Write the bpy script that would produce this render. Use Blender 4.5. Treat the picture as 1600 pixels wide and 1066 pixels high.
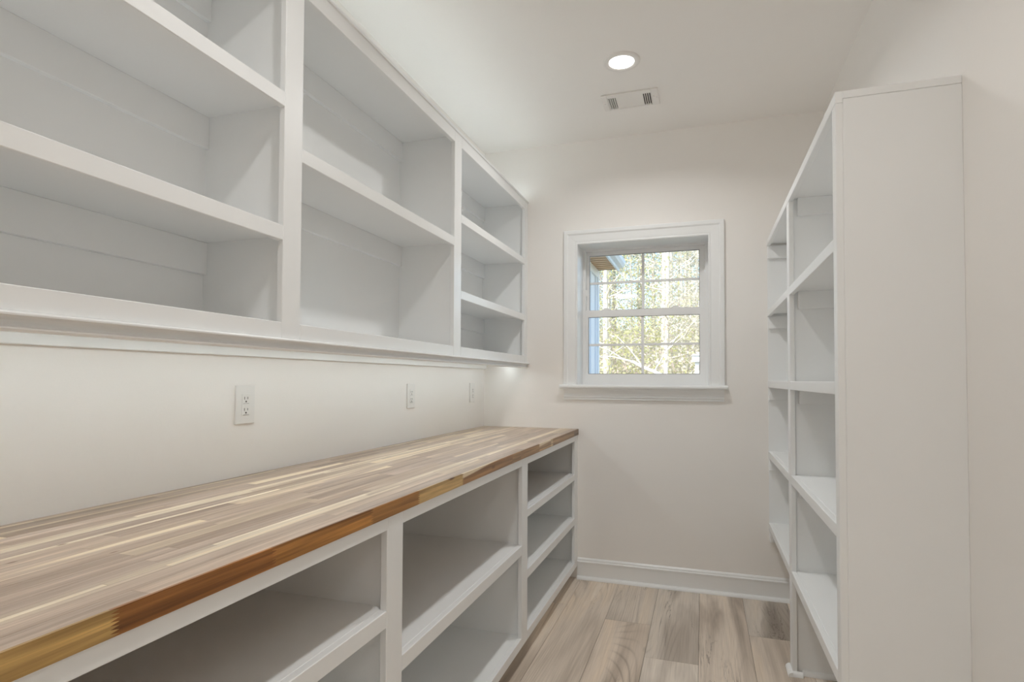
import bpy, bmesh, math, random
import numpy as np
from mathutils import Vector, Matrix
random.seed(7)
rng = np.random.default_rng(7)
for o in list(bpy.data.objects): bpy.data.objects.remove(o)
scn = bpy.context.scene
COL = scn.collection

# ------------------------------------------------------------------ camera
F_PX, YAW, PITCH, ROLL, CY, HCAM = 900.3, math.radians(18.307), math.radians(1.532), math.radians(0.241), 569.65, 1.217
fw = Vector((-math.sin(YAW)*math.cos(PITCH), math.cos(YAW)*math.cos(PITCH), math.sin(PITCH)))
rt = Vector((math.cos(YAW), math.sin(YAW), 0)); up = rt.cross(fw)
rt2 = rt*math.cos(ROLL)+up*math.sin(ROLL); up2 = up*math.cos(ROLL)-rt*math.sin(ROLL)
cam = bpy.data.cameras.new('camera'); camo = bpy.data.objects.new('camera', cam); COL.objects.link(camo)
M4 = Matrix((rt2, up2, -fw)).transposed().to_4x4(); M4.translation = (0, 0, HCAM)
camo.matrix_world = M4
cam.sensor_fit = 'HORIZONTAL'; cam.sensor_width = 36; cam.lens = 36*F_PX/1600
cam.shift_y = (CY-533)/1600; cam.clip_start = 0.02; cam.clip_end = 500
scn.camera = camo

# ------------------------------------------------------------------ world, sun, exposure
world = bpy.data.worlds.new('world'); scn.world = world; world.use_nodes = True
wn = world.node_tree.nodes; wl = world.node_tree.links
sky = wn.new('ShaderNodeTexSky'); sky.sky_type = 'NISHITA'; sky.sun_disc = False
sky.sun_elevation = math.radians(42); sky.sun_rotation = math.radians(215)
sky.air_density = 1.0; sky.dust_density = 1.5
bg = wn['Background']; wl.new(sky.outputs[0], bg.inputs[0]); bg.inputs[1].default_value = 0.42
sun = bpy.data.lights.new('sun', 'SUN'); sun.energy = 3.8; sun.angle = math.radians(0.6); sun.color = (1, .95, .87)
suno = bpy.data.objects.new('sun', sun); COL.objects.link(suno)
suno.rotation_euler = Vector((-0.45, -0.62, 0.70)).to_track_quat('Z', 'Y').to_euler()
vs = scn.view_settings; vs.view_transform = 'Standard'; vs.look = 'None'; vs.gamma = 1; vs.exposure = 0.20
vs.use_curve_mapping = False
scn.cycles.max_bounces = 16; scn.cycles.diffuse_bounces = 12; scn.cycles.glossy_bounces = 6; scn.cycles.transparent_max_bounces = 12
DOWN_W, LED_UP, LED_DOWN, HALL_FILL = 6.2, 11.0, 14.0, 18.5   # lamp powers

# ------------------------------------------------------------------ materials
def mat(name, col, rough=.5, spec=.5, metal=0, coat=0):
    m = bpy.data.materials.new(name); m.use_nodes = True
    b = m.node_tree.nodes['Principled BSDF']
    b.inputs['Base Color'].default_value = (*col, 1); b.inputs['Roughness'].default_value = rough
    b.inputs['Specular IOR Level'].default_value = spec; b.inputs['Metallic'].default_value = metal
    b.inputs['Coat Weight'].default_value = coat
    return m, m.node_tree.nodes, m.node_tree.links, b
def mix(n, l, fac, a, b, mode='MIX'):
    x = n.new('ShaderNodeMix'); x.data_type = 'RGBA'; x.blend_type = mode
    for s, v in ((0, fac), (6, a), (7, b)):
        if hasattr(v, 'links') or hasattr(v, 'is_linked'): l.new(v, x.inputs[s])
        elif s == 0: x.inputs[0].default_value = v
        else: x.inputs[s].default_value = (*v, 1)
    return x.outputs[2]
def ramp(n, l, src, stops):
    r = n.new('ShaderNodeValToRGB'); e = r.color_ramp.elements
    while len(e) < len(stops): e.new(.5)
    for k, (p, c) in enumerate(stops):
        e[k].position = p; e[k].color = (*c, 1) if len(c) == 3 else c
    l.new(src, r.inputs[0]); return r.outputs[0]
def noise(n, l, vec, scale, detail=4, rough=.55, dist=0):
    t = n.new('ShaderNodeTexNoise'); t.inputs['Scale'].default_value = scale; t.inputs['Detail'].default_value = detail
    t.inputs['Roughness'].default_value = rough; t.inputs['Distortion'].default_value = dist
    if vec is not None: l.new(vec, t.inputs['Vector'])
    return t.outputs[0]
def bump(n, l, b, h, strength, dist):
    x = n.new('ShaderNodeBump'); x.inputs['Strength'].default_value = strength; x.inputs['Distance'].default_value = dist
    l.new(h, x.inputs['Height']); l.new(x.outputs[0], b.inputs['Normal'])
def coords(n, l, scale, kind='Object', rand=0):
    t = n.new('ShaderNodeTexCoord'); mp = n.new('ShaderNodeMapping'); mp.inputs['Scale'].default_value = scale
    l.new(t.outputs[kind], mp.inputs[0])
    if rand:
        oi = n.new('ShaderNodeObjectInfo'); c = n.new('ShaderNodeCombineXYZ'); mu = n.new('ShaderNodeMath'); mu.operation = 'MULTIPLY'
        mu.inputs[1].default_value = rand; l.new(oi.outputs['Random'], mu.inputs[0])
        for k in range(3): l.new(mu.outputs[0], c.inputs[k])
        l.new(c.outputs[0], mp.inputs['Location'])
    return mp.outputs[0]

def paint(name, col, rough, bs=90, bst=.06):
    m, n, l, b = mat(name, col, rough)
    v = coords(n, l, (1, 1, 1), 'Object')
    c = mix(n, l, noise(n, l, v, 2.5, 3), tuple(x*.985 for x in col), tuple(min(1, x*1.015) for x in col))
    l.new(c, b.inputs['Base Color'])
    bump(n, l, b, noise(n, l, v, bs, 3), bst, .002)
    return m
M = {}
M['wall'] = paint('wall_paint', (.885, .865, .84), .75, 160, .10)
M['ceil'] = paint('ceiling_paint', (.885, .865, .84), .85, 160, .10)
M['trim'] = paint('trim_paint', (.87, .885, .89), .32, 30, .015)
M['shelfpaint'] = paint('shelf_paint', (.87, .885, .89), .38, 30, .015)
M['vinyl'] = paint('window_vinyl', (.88, .885, .885), .30, 20, .01)
M['seal'] = mat('grey_glazing_seal', (.22, .22, .23), .6)[0]
M['plastic'] = mat('outlet_plastic', (.83, .82, .80), .3)[0]
M['slot'] = mat('dark_slot', (.05, .045, .04), .7)[0]
M['metalwhite'] = mat('white_enamel', (.82, .80, .775), .4)[0]
M['ventdark'] = mat('duct_dark', (.09, .085, .08), .8)[0]
M['alu'] = mat('aluminium', (.7, .7, .7), .4, metal=1)[0]
def emit(name, col, s):
    m, n, l, b = mat(name, (.8, .8, .8), .5)
    b.inputs['Emission Color'].default_value = (*col, 1); b.inputs['Emission Strength'].default_value = s
    return m
M['lamp'] = emit('lamp_diffuser', (1, .97, .93), 4.0)
M['fill_lamp'] = emit('fill_lamp_diffuser', (.985, 1, 1), HALL_FILL)  # glow of the two lamps added behind the camera as fill
M['led_up'] = emit('led_cool', (.88, .985, 1), LED_UP)
M['led_down'] = emit('led_warm', (.86, .97, 1), LED_DOWN)

def m_glass():
    m = bpy.data.materials.new('window_glass'); m.use_nodes = True; n = m.node_tree.nodes; l = m.node_tree.links
    n.remove(n['Principled BSDF'])
    tr = n.new('ShaderNodeBsdfTransparent'); tr.inputs[0].default_value = (.96, .98, .97, 1)
    gl = n.new('ShaderNodeBsdfGlossy'); gl.inputs['Roughness'].default_value = .02
    fr = n.new('ShaderNodeFresnel'); fr.inputs[0].default_value = 1.3
    mx = n.new('ShaderNodeMixShader'); l.new(fr.outputs[0], mx.inputs[0]); l.new(tr.outputs[0], mx.inputs[1]); l.new(gl.outputs[0], mx.inputs[2])
    l.new(mx.outputs[0], n['Material Output'].inputs[0]); return m
M['glass'] = m_glass()

def m_stave(name, dk, knot):
    m, n, l, b = mat(name, (.5, .35, .2), .36, .5)
    oi = n.new('ShaderNodeObjectInfo')
    v = coords(n, l, (30, 1.3, 62), 'Object', 40)
    g = noise(n, l, v, 1.0, 6, .6, .4)
    v2 = coords(n, l, (150, 5, 150), 'Object', 17)
    fine = noise(n, l, v2, 1.0, 3, .6)
    dark = ramp(n, l, g, [(.30, dk), (.5, (.95, .95, .95)), (.70, tuple(2.0-.9*x for x in dk))])
    c = mix(n, l, 1.0, oi.outputs['Color'], dark, 'MULTIPLY')
    fin = ramp(n, l, fine, [(.3, (.80, .77, .74)), (.6, (1.05, 1.05, 1.05))])
    c = mix(n, l, 1.0, c, fin, 'MULTIPLY')
    # pale sapwood streaks
    v3 = coords(n, l, (13, .35, 13), 'Object', 77)
    sap = ramp(n, l, noise(n, l, v3, 1.0, 2, .4), [(.635, (0, 0, 0)), (.66, (1, 1, 1))])
    c = mix(n, l, sap, c, (.80, .66, .47))
    # small knots
    vk = coords(n, l, (14, 4.5, 14), 'Object', 23)
    vo = n.new('ShaderNodeTexVoronoi'); l.new(vk, vo.inputs['Vector']); vo.inputs['Scale'].default_value = .55
    k = ramp(n, l, vo.outputs['Distance'], [(knot*.4, (1, 1, 1)), (knot, (0, 0, 0))])
    c = mix(n, l, k, c, (.14, .06, .025))
    l.new(c, b.inputs['Base Color'])
    bump(n, l, b, fine, .05, .001)
    return m
M['stave'] = m_stave('butcher_block', (.74, .70, .66), .030)
M['stave_edge'] = m_stave('butcher_block_figured', (.40, .34, .28), .075)

def m_floor():
    m, n, l, b = mat('vinyl_plank', (.35, .28, .22), .42, .4)
    oi = n.new('ShaderNodeObjectInfo')
    v = coords(n, l, (4.5, .75, 4), 'Object', 60)
    warp = noise(n, l, v, 1.0, 2, .5)
    # broad colour patches: grey to tan
    base = ramp(n, l, noise(n, l, coords(n, l, (5.5, .8, 4), 'Object', 31), 1.0, 3, .5, .8),
                [(.30, (.33, .275, .225)), (.41, (.55, .475, .40)), (.53, (.76, .675, .585)), (.64, (.82, .71, .59)), (.76, (.90, .81, .71))])
    # cathedral grain: contour lines of a slow, stretched field
    fld = noise(n, l, coords(n, l, (2.8, .24, 2), 'Object', 12), 1.0, 1.5, .45, .5)
    mu = n.new('ShaderNodeMath'); mu.operation = 'MULTIPLY'; mu.inputs[1].default_value = 52; l.new(fld, mu.inputs[0])
    fc = n.new('ShaderNodeMath'); fc.operation = 'FRACT'; l.new(mu.outputs[0], fc.inputs[0])
    gr = ramp(n, l, fc.outputs[0], [(0, (.52, .48, .44)), (.20, (.96, .96, .96)), (.55, (1.06, 1.06, 1.06)), (.85, (.96, .96, .96)), (1, (.52, .48, .44))])
    gm = ramp(n, l, noise(n, l, coords(n, l, (4, .5, 3), 'Object', 70), 1.0, 2), [(.48, (.04, .04, .04)), (.64, (.75, .75, .75))])
    c = mix(n, l, gm, base, mix(n, l, 1.0, base, gr, 'MULTIPLY'))
    # fine fibres
    fine = noise(n, l, coords(n, l, (150, 4, 60), 'Object', 9), 1.0, 3, .6)
    fr = ramp(n, l, fine, [(.30, (.86, .845, .83)), (.62, (1.05, 1.045, 1.04))])
    c = mix(n, l, .8, c, fr, 'MULTIPLY')
    # dark cracks
    cr = noise(n, l, coords(n, l, (9, .8, 6), 'Object', 45), 1.0, 6, .62, 1.1)
    ck = ramp(n, l, cr, [(.488, (0, 0, 0)), (.4985, (1, 1, 1)), (.502, (1, 1, 1)), (.512, (0, 0, 0))])
    msk = ramp(n, l, noise(n, l, coords(n, l, (3, .6, 3), 'Object', 88), 1.0, 2), [(.50, (0, 0, 0)), (.62, (.75, .75, .75))])
    cm = mix(n, l, 1.0, ck, msk, 'MULTIPLY')
    c = mix(n, l, cm, c, (.16, .12, .09))
    # knots
    vo = n.new('ShaderNodeTexVoronoi'); l.new(coords(n, l, (5.2, 2.0, 5), 'Object', 19), vo.inputs['Vector']); vo.inputs['Scale'].default_value = .9
    k = ramp(n, l, vo.outputs['Distance'], [(.03, (.8, .8, .8)), (.09, (0, 0, 0))])
    c = mix(n, l, k, c, (.20, .15, .11))
    c = mix(n, l, 1.0, c, oi.outputs['Color'], 'MULTIPLY')
    l.new(c, b.inputs['Base Color'])
    bump(n, l, b, fine, .12, .001)
    return m
M['plank'] = m_floor()
M['subfloor'] = mat('plank_joint', (.05, .04, .03), .9)[0]

def leafy(name, col, tr=.35):
    m, n, l, b = mat(name, col, .7, .2)
    v = coords(n, l, (1, 1, 1), 'Object')
    c = mix(n, l, noise(n, l, v, 1.7, 3), tuple(x*.7 for x in col), tuple(min(1, x*1.25) for x in col))
    l.new(c, b.inputs['Base Color'])
    t = n.new('ShaderNodeBsdfTranslucent'); l.new(c, t.inputs[0])
    mx = n.new('ShaderNodeMixShader'); mx.inputs[0].default_value = tr
    l.new(b.outputs[0], mx.inputs[1]); l.new(t.outputs[0], mx.inputs[2]); l.new(mx.outputs[0], n['Material Output'].inputs[0])
    return m
def bark(name, col):
    m, n, l, b = mat(name, col, .85, .2)
    g = noise(n, l, coords(n, l, (9, 9, 1.5)), 1.0, 4)
    l.new(mix(n, l, g, tuple(x*.62 for x in col), tuple(min(1, x*1.25) for x in col)), b.inputs['Base Color'])
    return m
M['bark_pale'] = bark('pale_bark', (.80, .76, .70)); M['bark_brown'] = bark('brown_bark', (.52, .46, .41))
M['leaf_yellow'] = leafy('yellow_green_leaves', (.66, .65, .36)); M['leaf_pink'] = leafy('pink_buds', (.70, .58, .53))
M['leaf_green'] = leafy('evergreen_needles', (.36, .43, .30)); M['leaf_tan'] = leafy('dry_tan_leaves', (.72, .67, .56))
M['brush'] = leafy('brushwood', (.68, .63, .53))
g_, n_, l_, b_ = mat('leaf_litter', (.4, .34, .24), .95)
l_.new(ramp(n_, l_, noise(n_, l_, coords(n_, l_, (1, 1, 1)), 3, 6), [(.3, (.22, .18, .12)), (.55, (.46, .40, .27)), (.7, (.42, .45, .22))]), b_.inputs['Base Color'])
M['ground'] = g_
M['siding'] = paint('siding_paint', (.80, .82, .86), .5)
M['fascia'] = paint('fascia_paint', (.72, .80, .90), .45)
def woodish(name, col):
    m, n, l, b = mat(name, col, .5)
    g = noise(n, l, coords(n, l, (3, 30, 30), 'Object', 11), 1, 4)
    l.new(mix(n, l, g, tuple(x*.65 for x in col), tuple(min(1, x*1.3) for x in col)), b.inputs['Base Color']); return m
M['soffit'] = woodish('soffit_wood', (.62, .42, .26)); M['roofing'] = paint('roof_shingle', (.16, .12, .10), .9)
M['exterior'] = paint('exterior_white', (.8, .8, .8), .6)

# ------------------------------------------------------------------ mesh helpers
WLOC = {}
def link(name, me, parent=None, loc=(0, 0, 0), m=None, color=None):
    """loc is in world metres; the mesh is relative to loc"""
    o = bpy.data.objects.new(name, me); COL.objects.link(o)
    if m and me and not me.materials: me.materials.append(m)
    p = Vector(WLOC[parent.name]) if parent else Vector((0, 0, 0))
    o.parent = parent; o.location = Vector(loc)-p; WLOC[o.name] = tuple(loc)
    if color: o.color = (*color, 1)
    return o
def tag(o, label=None, cat=None, group=None, kind=None):
    for k, v in (('label', label), ('category', cat), ('group', group), ('kind', kind)):
        if v: o[k] = v
    return o
def thing(name, loc, label, cat, group=None): return tag(link(name, None, None, loc), label, cat, group)
def bm_mesh(bm, name, smooth=False):
    bmesh.ops.recalc_face_normals(bm, faces=bm.faces)
    me = bpy.data.meshes.new(name); bm.to_mesh(me); bm.free()
    if smooth:
        for p in me.polygons: p.use_smooth = True
    return me
def add_box(bm, lo, hi, off=(0, 0, 0)):
    a = [lo[k]-off[k] for k in range(3)]; b = [hi[k]-off[k] for k in range(3)]
    vs_ = [bm.verts.new((x, y, z)) for x in (a[0], b[0]) for y in (a[1], b[1]) for z in (a[2], b[2])]
    for f in ((0, 1, 3, 2), (4, 6, 7, 5), (0, 4, 5, 1), (2, 3, 7, 6), (0, 2, 6, 4), (1, 5, 7, 3)): bm.faces.new([vs_[i] for i in f])
def box(name, x0, x1, y0, y1, z0, z1, m, parent=None, bev=.0015, color=None):
    c = ((x0+x1)/2, (y0+y1)/2, (z0+z1)/2)
    bm = bmesh.new(); add_box(bm, (x0, y0, z0), (x1, y1, z1), c)
    if bev:
        bv = min(bev, .3*min(x1-x0, y1-y0, z1-z0))
        bmesh.ops.bevel(bm, geom=bm.edges[:], offset=bv, segments=1, profile=.5, affect='EDGES')
    return link(name, bm_mesh(bm, name), parent, c, m, color)
def boxes(name, lst, m, parent=None, loc=None):
    c = loc or lst[0][:3]
    bm = bmesh.new()
    for (x0, x1, y0, y1, z0, z1) in lst: add_box(bm, (x0, y0, z0), (x1, y1, z1), c)
    return link(name, bm_mesh(bm, name), parent, c, m)
def prism(name, prof, axis, a, b, m, parent=None, smooth=False):
    """prof: list of world (p,q); axis 'y' -> (x,z), 'x' -> (y,z), 'z' -> (x,y)"""
    def pt(p, q, t): return {'y': (p, t, q), 'x': (t, p, q), 'z': (p, q, t)}[axis]
    ps = [pt(p, q, t) for t in (a, b) for p, q in prof]
    c = tuple(sum(v[k] for v in ps)/len(ps) for k in range(3))
    bm = bmesh.new(); V = [bm.verts.new([v[k]-c[k] for k in range(3)]) for v in ps]; n = len(prof)
    bm.faces.new(V[:n]); bm.faces.new(V[n:][::-1])
    for i in range(n): bm.faces.new([V[i], V[(i+1) % n], V[n+(i+1) % n], V[n+i]])
    me = bm_mesh(bm, name)
    return link(name, me, parent, c, m)
def lathe(name, prof, c, m, parent=None, seg=48, smooth=True):
    """prof: (r,z) about a vertical axis at c"""
    bm = bmesh.new(); rings = []
    for r, z in prof:
        rings.append([bm.verts.new((r*math.cos(2*math.pi*k/seg), r*math.sin(2*math.pi*k/seg), z)) for k in range(seg)] if r > 1e-6 else [bm.verts.new((0, 0, z))])
    for a, b in zip(rings, rings[1:]):
        for k in range(seg):
            k2 = (k+1) % seg
            if len(a) == 1: bm.faces.new([a[0], b[k], b[k2]])
            elif len(b) == 1: bm.faces.new([a[k], b[0], a[k2]])
            else: bm.faces.new([a[k], b[k], b[k2], a[k2]])
    return link(name, bm_mesh(bm, name, smooth), parent, c, m)

# ------------------------------------------------------------------ key planes (metres)
YB, WL, WR, ZC, YNEAR = 3.532, -1.3624, .640, 2.714, -1.05
UX, LX, CX = -1.0648, -.737, -.732
FX = .3477

# ------------------------------------------------------------------ room shell
def struct(o): o['kind'] = 'structure'; return o
wx0, wx1, wz0, wz1 = -.737, .034, 1.165, 2.063           # clear opening inside the casing
T = .20
struct(boxes('wall_back', [(WL-.15, wx0-.012, YB, YB+T, -.05, ZC+.1), (wx1+.012, WR+.15, YB, YB+T, -.05, ZC+.1),
        (wx0-.012, wx1+.012, YB, YB+T, -.05, wz0), (wx0-.012, wx1+.012, YB, YB+T, wz1+.012, ZC+.1)], M['wall'], loc=(-.3, YB, 0)))
struct(boxes('wall_left', [(WL-.15, WL, YNEAR-.15, YB, -.05, ZC+.1)], M['wall']))
struct(boxes('wall_right', [(WR, WR+.15, YNEAR-.15, YB, -.05, ZC+.1)], M['wall']))
HX0, HX1, HY = -2.4, 1.9, -4.2                            # unseen hall added behind the camera to hold the fill lamps
struct(boxes('wall_near', [(HX0, HX1, HY-.15, HY, -.05, ZC+.1)], M['wall']))
struct(boxes('wall_hall_left', [(HX0-.15, HX0, HY-.15, YNEAR-.15, -.05, ZC+.1), (HX0-.15, WL-.15, YNEAR-.15, YNEAR, -.05, ZC+.1)], M['wall']))
struct(boxes('wall_hall_right', [(HX1, HX1+.15, HY-.15, YNEAR-.15, -.05, ZC+.1), (WR+.15, HX1+.15, YNEAR-.15, YNEAR, -.05, ZC+.1)], M['wall']))
struct(boxes('ceiling', [(WL, WR, YNEAR-.15, YB, ZC, ZC+.1), (HX0, HX1, HY, YNEAR-.15, ZC, ZC+.1)], M['ceil']))
flo = struct(boxes('floor', [(WL, WR, YNEAR-.15, YB, -.05, -.0035), (HX0, HX1, HY, YNEAR-.15, -.05, -.0035)], M['subfloor'], loc=(-.3, 1.2, -.02)))
# planks run the length of the room
PW, PL = .2275, 1.52
joint = {-1: 2.972, 0: 2.625, 1: 2.15, 2: 3.003, -2: 2.2, -3: 3.1}
for k in range(-10, 10):
    x0, x1 = -.0225+(k-1)*PW+PW*0, -.0225+k*PW
    if x1 <= HX0 or x0 >= HX1: continue
    inside = x1 > WL and x0 < WR; top = YB if inside else YNEAR-.152; xa, xb = (WL, WR) if inside else (HX0, HX1)
    j = joint.get(k, 2.4); ys = [HY]+[y for y in (j-4*PL, j-3*PL, j-2*PL, j-PL, j, j+PL) if HY < y < top-.05]+[top]
    for a, b in zip(ys, ys[1:]):
        t = random.uniform(.88, 1.08); w = random.uniform(-.03, .04)
        box('plank', max(x0, xa)+.0006, min(x1, xb)-.0006, a+.0006, b-.0006, -.0033, 0, M['plank'], flo, .0006, (t*(1+w), t, t*(1-w)))

# baseboards: ogee board with a quarter-round shoe
def base_profile(sx):            # distance from the wall, height
    return [(0, 0), (.013, 0), (.013, .098), (.0165, .100), (.0165, .106), (.011, .110), (.0095, .118), (.004, .124), (0, .126)]
def shoe_profile(): return [(.0, 0)]+[(.013+.019*math.sin(t), .019*math.cos(t)) for t in [math.pi/2*(1-k/6) for k in range(7)]]+[(0, .019)]
bb = struct(prism('baseboard_back', [(YB-p, q) for p, q in base_profile(0)], 'x', LX+.0005, WR, M['trim']))
prism('shoe_moulding', [(YB-p, q) for p, q in shoe_profile()], 'x', LX+.0005, WR, M['trim'], bb)
br = struct(prism('baseboard_right', [(WR-p, q) for p, q in base_profile(0)], 'y', YNEAR, 1.757, M['trim']))
prism('shoe_moulding', [(WR-p, q) for p, q in shoe_profile()], 'y', YNEAR, 1.757, M['trim'], br)

# ------------------------------------------------------------------ window
win = struct(link('window_1', None, None, (-.35, YB, 1.19)))
win['label'] = 'white double-hung window with moulded casing and grilles in the far wall'
prof = [(0, 0), (0, .012), (.003, .0145), (.010, .0145), (.013, .011), (.018, .0125), (.030, .0135), (.058, .015), (.062, .018), (.066, .0205), (.085, .0205), (.0875, .018), (.0875, 0)]
cz0 = 1.1885
path = [((wx0, cz0), (-1, 0)), ((wx0, wz1), (-1, 1)), ((wx1, wz1), (1, 1)), ((wx1, cz0), (1, 0))]
for a, b in zip(path, path[1:]):
    c = (a[0][0], YB, a[0][1]); bm = bmesh.new(); R = []
    for (x, z), (dx, dz) in (a, b):
        R.append([bm.verts.new((x+dx*w-c[0], -t, z+dz*w-c[2])) for w, t in prof])
    n = len(prof)
    for i in range(n): bm.faces.new([R[0][i], R[0][(i+1) % n], R[1][(i+1) % n], R[1][i]])
    bm.faces.new(R[0]); bm.faces.new(R[1][::-1])
    link('casing', bm_mesh(bm, 'casing'), win, c, M['trim'])
# stool and apron
prism('stool', [(YB+.16, 1.1665), (YB-.040, 1.1665), (YB-.046, 1.170), (YB-.048, 1.1775), (YB-.046, 1.185), (YB-.040, 1.1885), (YB+.16, 1.1885)], 'x', wx0-.107, wx1+.102, M['trim'], win)
ap = [(YB, 1.1665), (YB-.030, 1.1665), (YB-.030, 1.158), (YB-.024, 1.150), (YB-.016, 1.135), (YB-.014, 1.122), (YB-.017, 1.118), (YB-.017, 1.112), (YB-.012, 1.108), (YB-.012, 1.098), (YB, 1.096)]
prism('apron', ap, 'x', wx0-.085, wx1+.083, M['trim'], win)
# jamb boards lining the opening
YF = 3.690                                               # face of the vinyl frame
box('jamb', wx0-.012, wx0, YB-.001, YF+.03, 1.1885, wz1+.012, M['trim'], win)
box('jamb', wx1, wx1+.012, YB-.001, YF+.03, 1.1885, wz1+.012, M['trim'], win)
box('jamb', wx0, wx1, YB-.001, YF+.03, wz1, wz1+.012, M['trim'], win)
def ring(name, x0, x1, z0, z1, l_, r_, b_, t_, y0, y1, m, parent):
    """four mitre-free members of a rectangular frame, one mesh"""
    return boxes(name, [(x0, x0+l_, y0, y1, z0, z1), (x1-r_, x1, y0, y1, z0, z1), (x0+l_, x1-r_, y0, y1, z0, z0+b_), (x0+l_, x1-r_, y0, y1, z1-t_, z1)], m, parent, ((x0+x1)/2, y0, z0))
FRW = .018
ring('window_frame', wx0, wx1, 1.1885, wz1, FRW, FRW, .016, .010, YF, YF+.075, M['vinyl'], win)
sx0, sx1 = wx0+FRW+.0005, wx1-FRW-.0005
gx0, gx1 = -.702, -.0155
def sash(z0, z1, gz0, gz1, y0, mz, name):
    s = ring(name, sx0, sx1, z0, z1, gx0-sx0, sx1-gx1, gz0-z0, z1-gz1, y0, y0+.030, M['vinyl'], win)
    # glazing stop set back from the sash face
    mx = -.3585; mw = .0085
    box('grille_bar', mx-mw, mx+mw, y0+.010, y0+.018, gz0, gz1, M['vinyl'], s, .001)
    box('grille_bar', gx0, mx-mw, y0+.010, y0+.018, mz-.0075, mz+.0075, M['vinyl'], s, .001)
    box('grille_bar', mx+mw, gx1, y0+.010, y0+.018, mz-.0075, mz+.0075, M['vinyl'], s, .001)
    ring('glazing_seal', gx0, gx1, gz0, gz1, .0028, .0028, .0028, .0028, y0+.006, y0+.0098, M['seal'], s)
    for a, b in ((gx0, mx-mw), (mx+mw, gx1)):
        for c, d in ((gz0, mz-.0075), (mz+.0075, gz1)):
            box('glass_pane', a, b, y0+.012, y0+.016, c, d, M['glass'], s, 0)
    return s
lo = sash(1.2045, 1.668, 1.257, 1.624, YF+.004, 1.4445, 'lower_sash')
hi = sash(1.630, wz1-.0105, 1.671, 2.030, YF+.038, 1.850, 'upper_sash')
for x in (-.585, -.15):
    l0 = box('sash_lock', x-.028, x+.028, YF+.006, YF+.030, 1.668, 1.674, M['vinyl'], lo, .002)
    box('lock_lever', x-.020, x+.012, YF+.010, YF+.022, 1.674, 1.682, M['vinyl'], l0, .002)
for x, s in ((wx0+FRW-.004, 1), (wx1-FRW-.010, 1)):
    box('tilt_latch', x, x+.014, YF-.0015, YF+.002, 1.76, 1.80, M['vinyl'], win, .0005)

# ------------------------------------------------------------------ upper shelf unit
def rail(name, x, y0, y1, z0, z1, parent, th=.019, d=1): # face-frame member; front face at x, thickness away from the aisle
    return box(name, min(x, x-d*th), max(x, x-d*th), y0, y1, z0, z1, M['trim'], parent, .0016)
uy = [.215, 1.2635, 1.3365, 2.380, 2.460, 3.468]         # bay openings: (uy0..uy1),(uy2..uy3),(uy4..uy5)
UEND = .142
up_ = thing('upper_shelf_unit', (UX, (UEND+YB)/2, 1.292), 'white wall-mounted open shelf unit with three bays above the wooden countertop', 'shelf unit')
ZT, ZTB, ZRT, ZRB = 2.3595, 2.301, 1.3689, 1.326
for a, b in ((UEND, uy[0]), (uy[1], uy[2]), (uy[3], uy[4]), (uy[5], YB)): rail('stile', UX, a, b, ZRB, ZT, up_)
for a, b in ((uy[0], uy[1]), (uy[2], uy[3]), (uy[4], uy[5])):
    rail('top_rail', UX, a, b, ZTB, ZT, up_); rail('bottom_rail', UX, a, b, ZRB, ZRT, up_)
XB = UX-.019
parts_y = [(UEND, UEND+.02), (1.2835, 1.3165), (2.404, 2.436), (YB-.04, YB)]
for a, b in parts_y: box('partition', WL, XB, a, b, ZRT-.02, ZT-.02, M['shelfpaint'], up_)
box('top_board', WL, XB, UEND, YB, ZT-.02, ZT-.001, M['shelfpaint'], up_)
box('back_panel', WL, WL+.003, UEND, YB, ZRT-.019, ZT-.0205, M['shelfpaint'], up_, 0)
prism('top_cap', [(UX, ZT-.007), (UX+.005, ZT-.006), (UX+.006, ZT), (UX+.004, ZT+.0055), (UX-.03, ZT+.0055), (UX-.03, ZT), (UX, ZT)], 'y', UEND, YB, M['trim'], up_)
box('bottom_board', WL, XB, UEND, YB, ZRT-.039, ZRT-.020, M['shelfpaint'], up_)
for (a, b) in zip([p[1] for p in parts_y], [p[0] for p in parts_y[1:]]):
    box('bay_floor', WL, XB, a, b, ZRT-.020, ZRT-.001, M['shelfpaint'], up_)
bays = [((parts_y[0][1], parts_y[1][0]), (uy[0], uy[1]), [(1.5881, 1.629), (1.9505, 1.991)]),
        ((parts_y[1][1], parts_y[2][0]), (uy[2], uy[3]), [(1.8243, 1.865)]),
        ((parts_y[2][1], parts_y[3][0]), (uy[4], uy[5]), [(1.5922, 1.6315), (1.949, 1.9885)])]
for (pa, pb), (fa, fb), zs in bays:
    for z0, z1 in zs:
        s = box('shelf', WL, XB, pa, pb, z0+.017, z1-.001, M['shelfpaint'], up_)
        rail('shelf_edge', UX, fa, fb, z0, z1, s)
        box('cleat', WL, WL+.018, pa, pb, z0+.017-.092, z0+.017, M['shelfpaint'], s)
    box('cleat', WL, WL+.018, pa, pb, ZT-.02-.092, ZT-.02, M['shelfpaint'], up_)
box('wall_cleat', WL, WL+.018, UEND, YB, 1.287, ZRT-.039, M['shelfpaint'], up_)
cove = [(UX-.019, 1.293), (UX-.019, 1.326), (UX+.006, 1.326), (UX+.0125, 1.3245), (UX+.0145, 1.3215), (UX+.014, 1.3185), (UX+.009, 1.3175),
        (UX+.002, 1.3150), (UX-.003, 1.3105), (UX-.0055, 1.3055), (UX-.006, 1.3015), (UX-.001, 1.3012), (UX+.003, 1.2995), (UX+.004, 1.297), (UX+.002, 1.294), (UX-.002, 1.293)]
cv = prism('cove_moulding', cove, 'y', UEND, YB-.001, M['trim'], up_)

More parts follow.
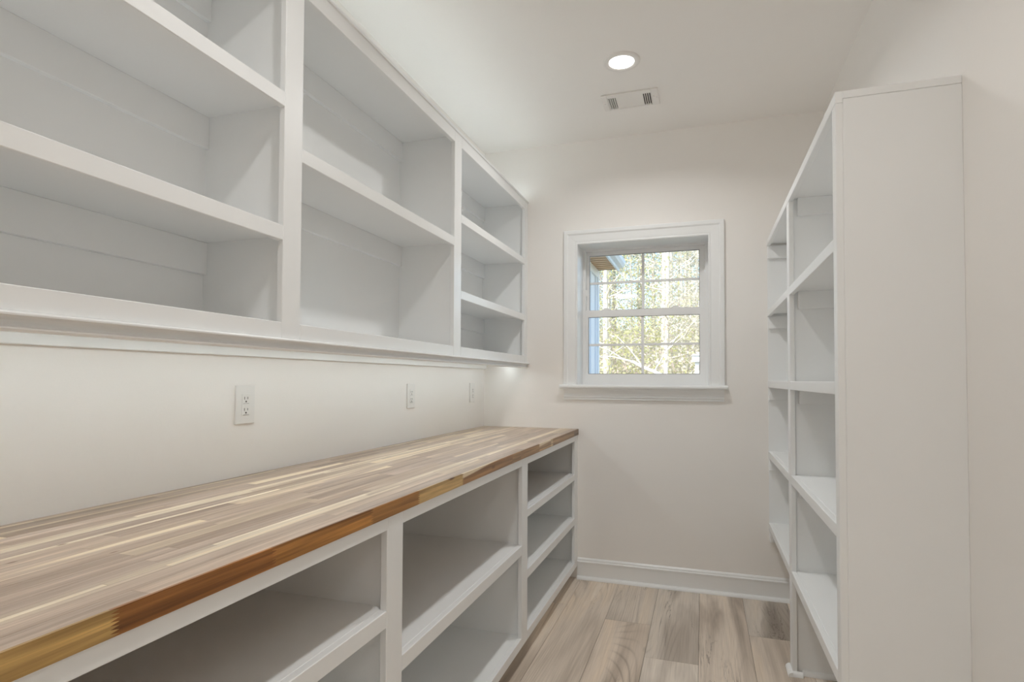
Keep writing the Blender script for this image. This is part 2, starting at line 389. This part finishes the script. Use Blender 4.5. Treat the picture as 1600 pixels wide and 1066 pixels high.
# ------------------------------------------------------------------ base cabinet run
ly = [.215, 1.2596, 1.3374, 2.376, 2.4565, 3.448]
bs = thing('base_cabinet', (LX, (UEND+YB)/2, 0), 'white open-front base cabinet run with shelves under the wooden countertop', 'cabinet')
ZF, ZFB, LRT, LRB = .8780, .8454, .1144, .0745
for a, b in ((UEND, ly[0]), (ly[1], ly[2]), (ly[3], ly[4]), (ly[5], YB)): rail('stile', LX, a, b, LRB, ZF, bs)
for a, b in ((ly[0], ly[1]), (ly[2], ly[3]), (ly[4], ly[5])):
    rail('top_rail', LX, a, b, ZFB, ZF, bs); rail('bottom_rail', LX, a, b, LRB, LRT, bs)
LB = LX-.019
lp = [(UEND, UEND+.02), (1.2815, 1.3155), (2.400, 2.433), (YB-.04, YB)]
for a, b in lp: box('partition', WL+.006, LB, a, b, LRT-.02, ZF, M['shelfpaint'], bs)
box('back_panel', WL, WL+.006, UEND, YB, LRT-.02, ZF, M['shelfpaint'], bs, 0)
box('toe_kick', LX-.09, LX-.075, UEND, YB, 0, LRT-.02, M['trim'], bs)
lb = [[(.6081, .6499), (.352, .393)], [(.4658, .5077)], [(.6109, .6462), (.3415, .3812)]]
lf = [(ly[0], ly[1]), (ly[2], ly[3]), (ly[4], ly[5])]
for (pa, pb), (fa, fb), zs in zip([(lp[k][1], lp[k+1][0]) for k in range(3)], lf, lb):
    for z0, z1 in zs:
        s = box('shelf', WL+.006, LB, pa, pb, z1-.020, z1-.0005, M['shelfpaint'], bs)
        rail('shelf_edge', LX, fa, fb, z0, z1, s)
    box('bay_floor', WL+.006, LB, pa, pb, LRT-.020, LRT-.0005, M['shelfpaint'], bs)

# ------------------------------------------------------------------ butcher-block countertop made of staves
ct = thing('countertop', (CX-.3, (UEND+YB)/2, .8785), 'butcher-block wooden countertop of glued staves along the left wall', 'countertop')
CZ0, CZ1 = .8785, .915
def stave(x0, x1, y0, y1, m, zig0=0, zig1=0, nt=7):
    """board lying along y; zig-zag finger joints at its ends"""
    c = ((x0+x1)/2, (y0+y1)/2, CZ0)
    h = CZ1-CZ0
    def end(y, amp, rev):
        pts = []
        if not amp: pts = [(y, 0), (y, h)]
        else:
            for k in range(2*nt+1): pts.append((y+(amp if k % 2 else -amp), h*k/(2*nt)))
        return pts if not rev else pts[::-1]
    pr = end(y0, zig0, False)+end(y1, zig1, True)
    return prism('stave', [(p, CZ0+q) for p, q in pr], 'x', x0, x1, m, ct)
sheen_pal = [(c[0]*.84, c[1]*.80, c[2]*.79) for c in [(.58, .47, .365), (.52, .42, .33), (.61, .50, .38), (.55, .445, .35), (.64, .53, .41), (.48, .38, .29), (.58, .475, .385), (.68, .57, .42), (.55, .45, .36)]]  # sheen of the counter top is painted into these pale stave colours
G = .0002
front = [(.142, .562, (.52, .33, .115)), (.562, .858, (.33, .135, .032)), (.858, 1.181, (.42, .19, .045)), (1.181, 1.415, (.38, .18, .05)),
         (1.415, 1.716, (.58, .385, .16)), (1.716, 2.226, (.35, .185, .075)), (2.226, 2.339, (.40, .23, .10)), (2.339, 2.63, (.36, .20, .085)),
         (2.63, 2.847, (.42, .26, .13)), (2.847, 2.89, (.60, .45, .27)), (2.89, 3.40, (.34, .20, .095)), (3.40, YB-.001, (.20, .125, .07))]
XF = CX-.005  # front row kept thin so the sheen-pale staves cover the top
for a, b, c in front:
    o = stave(XF+G, CX, a+G, b-G, M['stave_edge'], .0065 if a > .2 else 0, .0065 if b < 3.5 else 0, 7); o.color = (*c, 1)
x = XF; 
while x > WL+.012:
    w = random.choice((.032, .038, .044, .038, .012, .012)); x0 = max(x-w, WL+.001)
    if x0 < WL+.012: x0 = WL+.001
    y = UEND; first = True; last = None
    while y < YB-.001:
        L = random.uniform(.30, .75) if not first else random.uniform(.12, .6)
        y1 = y+L
        if y1 > YB-.18: y1 = YB-.001
        c = random.choice([q for q in sheen_pal if q != last]) if w > .02 else random.choice(((.78, .67, .51), (.72, .61, .46), (.58, .47, .36))); last = c
        t = random.uniform(.92, 1.08)
        o = stave(x0+G, x-G, y+G, y1-G, M['stave']); o.color = (c[0]*t, c[1]*t, c[2]*t, 1)
        y = y1; first = False
    x = x0

# ------------------------------------------------------------------ tall shelf unit on the right
YN, YI, MY0, MY1 = 1.7577, 1.799, 2.662, 2.725
tu = thing('tall_shelf_unit', ((FX+WR)/2, (YN+YB)/2, 0), 'tall white open shelf unit with a solid end panel against the right wall', 'shelf unit')
def frail(name, y0, y1, z0, z1, parent): return rail(name, FX, y0, y1, z0, z1, parent, .019, -1)
TB = FX+.019
frail('stile', YN, YI, 0, 1.9773, tu); frail('stile', MY0, MY1, 0, 1.9773, tu)
box('end_panel', TB, WR, YN+.0005, YN+.020, 0, 1.989, M['shelfpaint'], tu)
box('partition', TB, WR, MY0+.020, MY1-.024, 0, 1.9893, M['shelfpaint'], tu)
box('top_board', TB, WR, YN, YB, 1.9895, 2.0106, M['shelfpaint'], tu)
frail('top_rail', YN, YB, 1.9775, 2.0106, tu)
box('wall_panel', FX+.002, WR, YB-.003, YB, .33, 1.975, M['shelfpaint'], tu, 0)
SH = [(1.5786, 1.614), (1.180, 1.2157), (.788, .8238), (.390, .4254)]
def bay_shelf(pa, pb, fa, fb, z0, z1):
    s = box('shelf', TB, WR, pa, pb, z1-.020, z1-.0005, M['shelfpaint'], tu)
    frail('shelf_edge', fa, fb, z0, z1, s)
    return s
pa0, pb0 = YN+.020, MY0+.020
pa1, pb1 = MY1-.024, YB-.003
for z0, z1 in SH:
    s = bay_shelf(pa0, pb0, YI, MY0, z0, z1)
    box('cleat', TB+.016, WR, pb0-.018, pb0, z1-.020-.075, z1-.020, M['shelfpaint'], s)
    box('cleat', TB+.016, WR, pa0, pa0+.018, z1-.020-.075, z1-.020, M['shelfpaint'], s)
    s = bay_shelf(pa1, pb1, MY1, YB-.003, z0, z1)
    box('cleat', FX+.004, WR, pb1-.018, pb1, z0-.070, z0-.0003, M['shelfpaint'], s)
    box('cleat', TB+.016, WR, pa1, pa1+.018, z1-.020-.075, z1-.020, M['shelfpaint'], s)
box('cleat', FX+.004, WR, pb1-.018, pb1, 1.905, 1.977, M['shelfpaint'], tu)
box('cleat', TB+.016, WR, pb0-.018, pb0, 1.9145, 1.9893, M['shelfpaint'], tu)
# shoe moulding wrapped round the foot of the middle stile
R_ = .018
q = [(0, 0)]+[(R_*math.cos(t), R_*math.sin(t)) for t in [math.pi/2*k/6 for k in range(7)]]
prism('shoe_moulding', [(FX-p, z) for p, z in q], 'y', MY0-.020, MY1+.010, M['trim'], tu)
prism('shoe_moulding', [(MY0-p, z) for p, z in q], 'x', FX-.012, TB+.02, M['trim'], tu)
prism('shoe_moulding', [(MY0+.020-p, z) for p, z in q], 'x', TB+.02, WR, M['trim'], tu)

# ------------------------------------------------------------------ outlets
def outlet(yc, label):
    z0, z1 = 1.0765, 1.1965
    t = thing('wall_outlet', (WL, yc, z0), label, 'outlet')
    w = .0785
    pl = box('cover_plate', WL+.0003, WL+.0065, yc-w/2, yc+w/2, z0, z1, M['plastic'], t, .0022)
    zc = (z0+z1)/2
    f = box('receptacle', WL+.0065, WL+.0080, yc-.0168, yc+.0168, zc-.0335, zc+.0335, M['plastic'], t, .0007)
    for s in (1, -1):
        z = zc+s*.0175
        box('slot', WL+.0080, WL+.0083, yc-.0078, yc-.0058, z-.002, z+.0065, M['slot'], f, 0)
        box('slot', WL+.0080, WL+.0083, yc+.0055, yc+.0075, z-.001, z+.0060, M['slot'], f, 0)
        box('slot', WL+.0080, WL+.0083, yc-.0026, yc+.0026, z-.0105, z-.0060, M['slot'], f, 0)
        box('slot', WL+.0080, WL+.0083, yc-.012, yc+.012, z-.0148, z-.0141, M['slot'], f, 0)
    return t
outlet(1.451, 'white wall outlet below the middle bay of the upper shelves')
outlet(2.531, 'white wall outlet just past the second shelf divider, above the counter')
outlet(3.324, 'white wall outlet above the counter nearest the window wall corner')

# ------------------------------------------------------------------ ceiling fittings
def downlight(x, y, label):
    t = thing('recessed_light', (x, y, ZC), label, 'ceiling light')
    lathe('trim_ring', [(.0585, -.0035), (.062, -.0075), (.075, -.008), (.083, -.006), (.0865, -.002), (.0865, 0)], (x, y, ZC), M['metalwhite'], t)
    lathe('diffuser', [(0, -.0042), (.0585, -.0042), (.0585, -.002), (0, -.002)], (x, y, ZC), M['lamp'], t)
    la = bpy.data.lights.new('downlight_beam', 'AREA'); la.shape = 'DISK'; la.size = .115; la.energy = DOWN_W; la.color = (1, .995, .985); la.spread = math.radians(150)
    lo_ = bpy.data.objects.new('downlight_beam', la); COL.objects.link(lo_); lo_.parent = t; lo_.location = (0, 0, -.0055)
    return t
downlight(-.355, 2.690, 'round recessed ceiling light beside the ceiling vent')
downlight(-.355, .94, 'round recessed ceiling light over the near end of the countertop')
for x, lab in ((-1.3, 'added white round fill lamp on the left side of the unseen hall'), (.8, 'added white round fill lamp on the right side of the unseen hall')):
    t = thing('added_fill_lamp', (x, -2.5, ZC), lab, 'ceiling light')  # lamp added out of view to fill the pantry with soft light
    lathe('rim', [(.255, -.004), (.262, -.05), (.275, -.05), (.28, 0)], (x, -2.5, ZC), M['metalwhite'], t)
    lathe('shade', [(0, -.075), (.10, -.073), (.20, -.062), (.255, -.045), (.255, -.004)], (x, -2.5, ZC), M['fill_lamp'], t)
vx0, vx1, vy0, vy1 = -.504, -.211, 2.984, 3.160
v = thing('ceiling_vent', ((vx0+vx1)/2, (vy0+vy1)/2, ZC), 'white rectangular ceiling air vent with two sets of louvres', 'vent')
fz0, fz1 = ZC-.009, ZC-.001
g0, g1, h0, h1 = -.472, -.430, -.292, -.250
by0, by1 = 3.018, 3.150-.006
box('frame', vx0, g0-.002, vy0, vy1, fz0, ZC, M['metalwhite'], v, .003)
box('frame', h1+.002, vx1, vy0, vy1, fz0, ZC, M['metalwhite'], v, .003)
box('frame', g0-.002, h1+.002, vy0, by0, fz0, ZC, M['metalwhite'], v, .003)
box('frame', g0-.002, h1+.002, by1, vy1, fz0, ZC, M['metalwhite'], v, .003)
box('centre_panel', g1, h0, by0, by1, fz0+.003, ZC, M['metalwhite'], v, .001)
box('duct_backing', g0-.002, g1, by0, by1, ZC-.0012, ZC-.0002, M['ventdark'], v, 0)
box('duct_backing', h0, h1+.002, by0, by1, ZC-.0012, ZC-.0002, M['ventdark'], v, 0)
for base, lean in ((g0, .004), (h0, -.004)):
    for k in range(5):
        xx = base+.0005+k*.0105
        prism('louvre', [(xx-.0012, fz0), (xx+.0028, fz0), (xx+.0028+lean*.5, ZC-.0015), (xx-.0012+lean*.5, ZC-.0015)], 'y', by0, by1, M['metalwhite'], v)
box('damper_lever', -.238, -.234, 3.05, 3.062, fz0-.006, fz0, M['metalwhite'], v, .0008)
for sx in (vx0+.012, vx1-.012):
    lathe('screw', [(.003, 0), (.0028, -.0012), (0, -.0018)], (sx, (vy0+vy1)/2, fz0), M['alu'], v, 12)

# ------------------------------------------------------------------ LED strips of the shelf unit
def led(name, x, z, upward, m, label):
    t = thing(name, (x, (UEND+YB)/2, z), label, 'led strip')
    if upward:
        box('channel', x-.009, x+.009, UEND+.03, YB-.03, z, z+.006, M['alu'], t, .0005); box('diffuser', x-.007, x+.007, UEND+.032, YB-.032, z+.006, z+.008, m, t, 0)
    else:
        box('channel', x-.009, x+.009, UEND+.03, YB-.03, z-.006, z, M['alu'], t, .0005); box('diffuser', x-.007, x+.007, UEND+.032, YB-.032, z-.008, z-.006, m, t, 0)
led('led_strip', -1.125, ZT-.001, True, M['led_up'], 'cool white LED strip on top of the upper shelf unit')
led('led_strip', -1.19, ZRT-.039, False, M['led_down'], 'warm white LED strip under the upper shelf unit')

# ------------------------------------------------------------------ outdoors
gnd = []; NX, NY = 40, 40
def gz(x, y):
    t = max(0, (y-9)/40.); return -.55+.6*t+2.6*t*t+.25*math.sin(x*.35+1)*math.cos(y*.3)*min(1, t*4)
bm = bmesh.new(); grid = [[bm.verts.new((x, y, gz(x, y))) for x in np.linspace(-45, 45, NX)] for y in np.linspace(YB+T+.02, 75, NY)]
for j in range(NY-1):
    for i in range(NX-1): bm.faces.new([grid[j][i], grid[j][i+1], grid[j+1][i+1], grid[j+1][i]])
gr = tag(link('ground', bm_mesh(bm, 'ground', True), None, (0, 0, 0), M['ground']), 'leaf-littered ground outside the window', 'ground', kind='structure')

# the wing of the house seen at the left edge of the window
xw, yf, zs_, xo = -1.6, 9.22, 2.97, -1.285
hw = thing('house_wing', (xw-1, (4+yf)/2, gz(xw, 6)-.1), 'pale sided wing of the house with a wooden eave outside the window', 'building')
zb = gz(xw, 7)-.3
box('siding_wall', xw-2, xw, YB+T+.3, yf, zb, zs_+.02, M['siding'], hw, 0)
for k in range(12):
    y = 4.15+k*.44
    if y < yf-.1: box('batten', xw, xw+.022, y-.025, y+.025, zb, zs_, M['siding'], hw, .002)
box('corner_board', xw, xw+.028, yf-.11, yf+.012, zb, zs_, M['siding'], hw, .002)
box('frieze_board', xw, xw+.03, YB+T+.3, yf, zs_-.12, zs_, M['siding'], hw, .002)
for k in range(36):
    y = YB+T+.32+k*.145
    if y+.14 < yf+.03: box('soffit_slat', xw, xo, y, y+.098, zs_, zs_+.018, M['soffit'], hw, .003)
box('soffit_backing', xw, xo, YB+T+.3, yf+.02, zs_+.020, zs_+.03, M['roofing'], hw, 0)
box('fascia', xo, xo+.03, YB+T+.3, yf+.03, zs_-.02, zs_+.17, M['fascia'], hw, .003)
gut = [(xo+.03, zs_+.03), (xo+.09, zs_+.04), (xo+.12, zs_+.09), (xo+.125, zs_+.15), (xo+.115, zs_+.15), (xo+.10, zs_+.10), (xo+.03, zs_+.06)]
prism('gutter', gut, 'y', YB+T+.3, yf+.03, M['fascia'], hw)
prism('roof_slope', [(xo+.06, zs_+.17), (xo+.06, zs_+.20), (xw-1.8, zs_+1.25), (xw-1.8, zs_+1.22)], 'y', YB+T+.3, yf+.10, M['roofing'], hw)

def tube(bm, pts, rads, seg=7):
    prev = None
    for i, (p, r) in enumerate(zip(pts, rads)):
        a = Vector(pts[min(i+1, len(pts)-1)])-Vector(pts[max(i-1, 0)]); a.normalize()
        u = a.orthogonal().normalized(); w = a.cross(u)
        if prev is not None and u.dot(prev) < 0: u, w = -u, -w
        if prev is not None:
            u = (prev-a*prev.dot(a)).normalized(); w = a.cross(u)
        prev = u
        ringv = [bm.verts.new(Vector(p)+(u*math.cos(2*math.pi*k/seg)+w*math.sin(2*math.pi*k/seg))*r) for k in range(seg)]
        if i:
            for k in range(seg): bm.faces.new([last[k], last[(k+1) % seg], ringv[(k+1) % seg], ringv[k]])
        last = ringv
    bm.faces.new(last)
def leaf_mesh(name, centres, size, elong=1.6):
    n = len(centres); d1 = rng.normal(size=(n, 3)); d1 /= np.linalg.norm(d1, axis=1)[:, None]
    d2 = rng.normal(size=(n, 3)); d2 -= d1*(d1*d2).sum(1)[:, None]; d2 /= np.linalg.norm(d2, axis=1)[:, None]
    s = size*rng.uniform(.6, 1.4, (n, 1)); a = d1*s*elong; b = d2*s*.5
    V = np.stack([centres-a*.5, centres+b, centres+a*.5, centres-b], 1).reshape(-1, 3)
    me = bpy.data.meshes.new(name); me.vertices.add(4*n); me.vertices.foreach_set('co', V.ravel())
    me.loops.add(4*n); me.loops.foreach_set('vertex_index', np.arange(4*n, dtype=np.int32))
    me.polygons.add(n); me.polygons.foreach_set('loop_start', np.arange(0, 4*n, 4, dtype=np.int32))
    me.update(calc_edges=True); me.validate(); return me
def tree_kind(name, label, h, r, bark_m, leaf_m, nleaf, lsize, zlo, spread, nb=12, lean=.25, group=None):
    """one tree built at the origin, returned as a list of (name, mesh) pairs"""
    pts = [(0, 0, -.3)]; x = y = 0
    for k in range(1, 9):
        x += random.uniform(-lean, lean)*h/60; y += random.uniform(-lean, lean)*h/60; pts.append((x, y, h*k/8))
    rad = [r*(1-.8*k/8) for k in range(9)]
    bm = bmesh.new(); tube(bm, pts, rad, 8); trunk = bm_mesh(bm, 'trunk', True)
    bm = bmesh.new(); tips = []
    for k in range(nb):
        t = random.uniform(zlo, .98); i = min(7, int(t*8)); fr = t*8-i
        p = Vector(pts[i]).lerp(Vector(pts[i+1]), fr); a = random.uniform(0, 2*math.pi); L = spread*random.uniform(.5, 1)*(1.15-.6*t)
        d = Vector((math.cos(a), math.sin(a), random.uniform(.1, .7))); q = [p]
        for s in range(1, 5): q.append(p+d*L*s/4+Vector((random.uniform(-.1, .1), random.uniform(-.1, .1), .04*L*s*s/4)))
        rr = r*.34*(1.1-.7*t); tube(bm, q, [rr*(1-.2*s) for s in range(5)], 5); tips += q[1:]
        for s in range(3):                                # twigs
            b0 = q[random.randint(1, 4)]; dv = Vector((random.uniform(-1, 1), random.uniform(-1, 1), random.uniform(0, 1)))*L*.4
            tube(bm, [b0, b0+dv*.5, b0+dv], [rr*.4, rr*.3, rr*.15], 4); tips += [b0+dv*.5, b0+dv]
    br_ = bm_mesh(bm, 'branches', True)
    tp = np.array([list(t) for t in tips]); c = tp[rng.integers(0, len(tp), nleaf)]+rng.normal(size=(nleaf, 3))*spread*.17
    return dict(name=name, label=label, group=group, bark=bark_m, leaf=leaf_m, meshes=[('trunk', trunk), ('branches', br_), ('foliage', leaf_mesh('foliage', c, lsize))])
kinds = [
    tree_kind('pale_tree', 'tall pale-barked tree with sparse yellow-green leaves outside the window', 15, .10, M['bark_pale'], M['leaf_yellow'], 5000, .05, .08, 2.2, 26, group='pale-barked trees in the woods'),
    tree_kind('budding_tree', 'slim tree with pinkish spring buds in the woods outside', 11, .055, M['bark_pale'], M['leaf_pink'], 4500, .045, .08, 2.0, 30, group='budding trees in the woods'),
    tree_kind('pine_tree', 'dark green pine tree standing in the woods outside', 16, .12, M['bark_brown'], M['leaf_green'], 6500, .06, .20, 2.0, 30, group='pines in the woods'),
    tree_kind('bare_tree', 'thin white-trunked tree with dry tan leaves in the woods outside', 13, .075, M['bark_pale'], M['leaf_tan'], 3500, .045, .08, 2.0, 26, group='white-trunked trees in the woods'),
]
def plant(kind, x, y, rz, s):
    z = gz(x, y)
    r = tag(link(kind['name'], None, None, (x, y, z)), kind['label'], 'tree', kind['group'])
    r.rotation_euler = (0, 0, rz); r.scale = (s, s, s)
    for nm, me in kind['meshes']:
        m = kind['leaf'] if nm == 'foliage' else kind['bark']
        if not me.materials: me.materials.append(m)
        o = bpy.data.objects.new(nm, me); COL.objects.link(o); o.parent = r
        if nm == 'foliage': o['kind'] = 'stuff'
    return r
placed = []
tries = 0
while len(placed) < 72 and tries < 4000:
    tries += 1
    y = 17+30*random.random()**1.1; x = -.095*y+random.uniform(-1, 1)*(.22*y+2.5)
    if any((x-a)**2+(y-b)**2 < 1.3**2 for a, b in placed): continue
    if x < -1 and y < 12: continue
    placed.append((x, y)); plant(kinds[random.choice((0, 0, 1, 1, 2, 3, 3, 3))], x, y, random.uniform(0, 6.28), random.uniform(.8, 1.2))
# undergrowth: too fine to count
n = 78000
yy = rng.uniform(15, 44, n); xx = -.095*yy+rng.uniform(-1, 1, n)*(.26*yy+3)
zz = np.array([gz(a, b) for a, b in zip(xx, yy)])+np.minimum(rng.gamma(1.7, .95, n), 4.5)*np.clip(1.25-(yy-13)/60, .6, 2)
for nm, mm, sl, sz, lab in (('undergrowth', 'brush', slice(0, 36000), .055, 'tangle of dry brushwood between the trees outside'), ('green_undergrowth', 'leaf_yellow', slice(36000, 62000), .055, 'yellow-green undergrowth between the trees outside'), ('bud_undergrowth', 'leaf_pink', slice(62000, 78000), .05, 'pinkish budding undergrowth between the trees outside')):
    C = np.stack([xx, yy, zz], 1)[sl]
    tag(link(nm, leaf_mesh(nm, C, sz, 2.4), None, (0, 0, 0), M[mm]), lab, 'undergrowth', kind='stuff')
# a pale fallen tree leaning through the brush
def px(u, v, y):                                          # picture direction to a point at depth y
    d = fw+rt2*((u-800)/F_PX)-up2*((v-CY)/F_PX); return Vector((0, 0, HCAM))+d*(y/d.y)
bm = bmesh.new(); P0 = [px(955, 557, 13.2), px(975, 562, 13.0), px(990, 566, 12.9), px(1005, 574, 12.8), px(1022, 581, 12.7), px(1040, 590, 12.6), px(1062, 604, 12.5)]
P0.append(Vector((P0[-1].x+.5, 12.4, gz(P0[-1].x+.5, 12.4)-.05)))
b0 = P0[0].copy(); tube(bm, [p-b0 for p in P0], [.012, .022, .032, .037, .04, .046, .05, .055], 8)
fl = thing('fallen_tree', b0, 'pale bare fallen trunk slanting down through the brush outside', 'fallen tree')
link('trunk', bm_mesh(bm, 'trunk', True), fl, b0, M['bark_pale'])
bm = bmesh.new()
for i, t in ((2, (-.9, .1, .15)), (3, (-.6, .3, .7)), (4, (.5, .2, .8)), (1, (-.7, 0, .35))):
    q = P0[i]-b0; tv = Vector(t); tube(bm, [q, q+tv*.5+Vector((0, 0, .05)), q+tv], [.014, .010, .005], 5)
link('branches', bm_mesh(bm, 'branches', True), fl, b0, M['bark_pale'])
# white box on a post at the edge of the woods
pb = px(1089, 561, 12.5); g0z = gz(pb.x, 12.5)
ub = thing('utility_box', (pb.x, 12.5, g0z), 'small white box on a post at the edge of the woods', 'utility box')
box('post', pb.x-.04, pb.x+.04, 12.46, 12.54, g0z-.05, pb.z-.07, M['exterior'], ub, .005)
box('body', pb.x-.10, pb.x+.10, 12.40, 12.60, pb.z-.07, pb.z+.06, M['exterior'], ub, .01)
prism('lid', [(pb.x-.12, pb.z+.06), (pb.x+.12, pb.z+.06), (pb.x+.07, pb.z+.10), (pb.x-.07, pb.z+.10)], 'y', 12.38, 12.62, M['exterior'], ub)
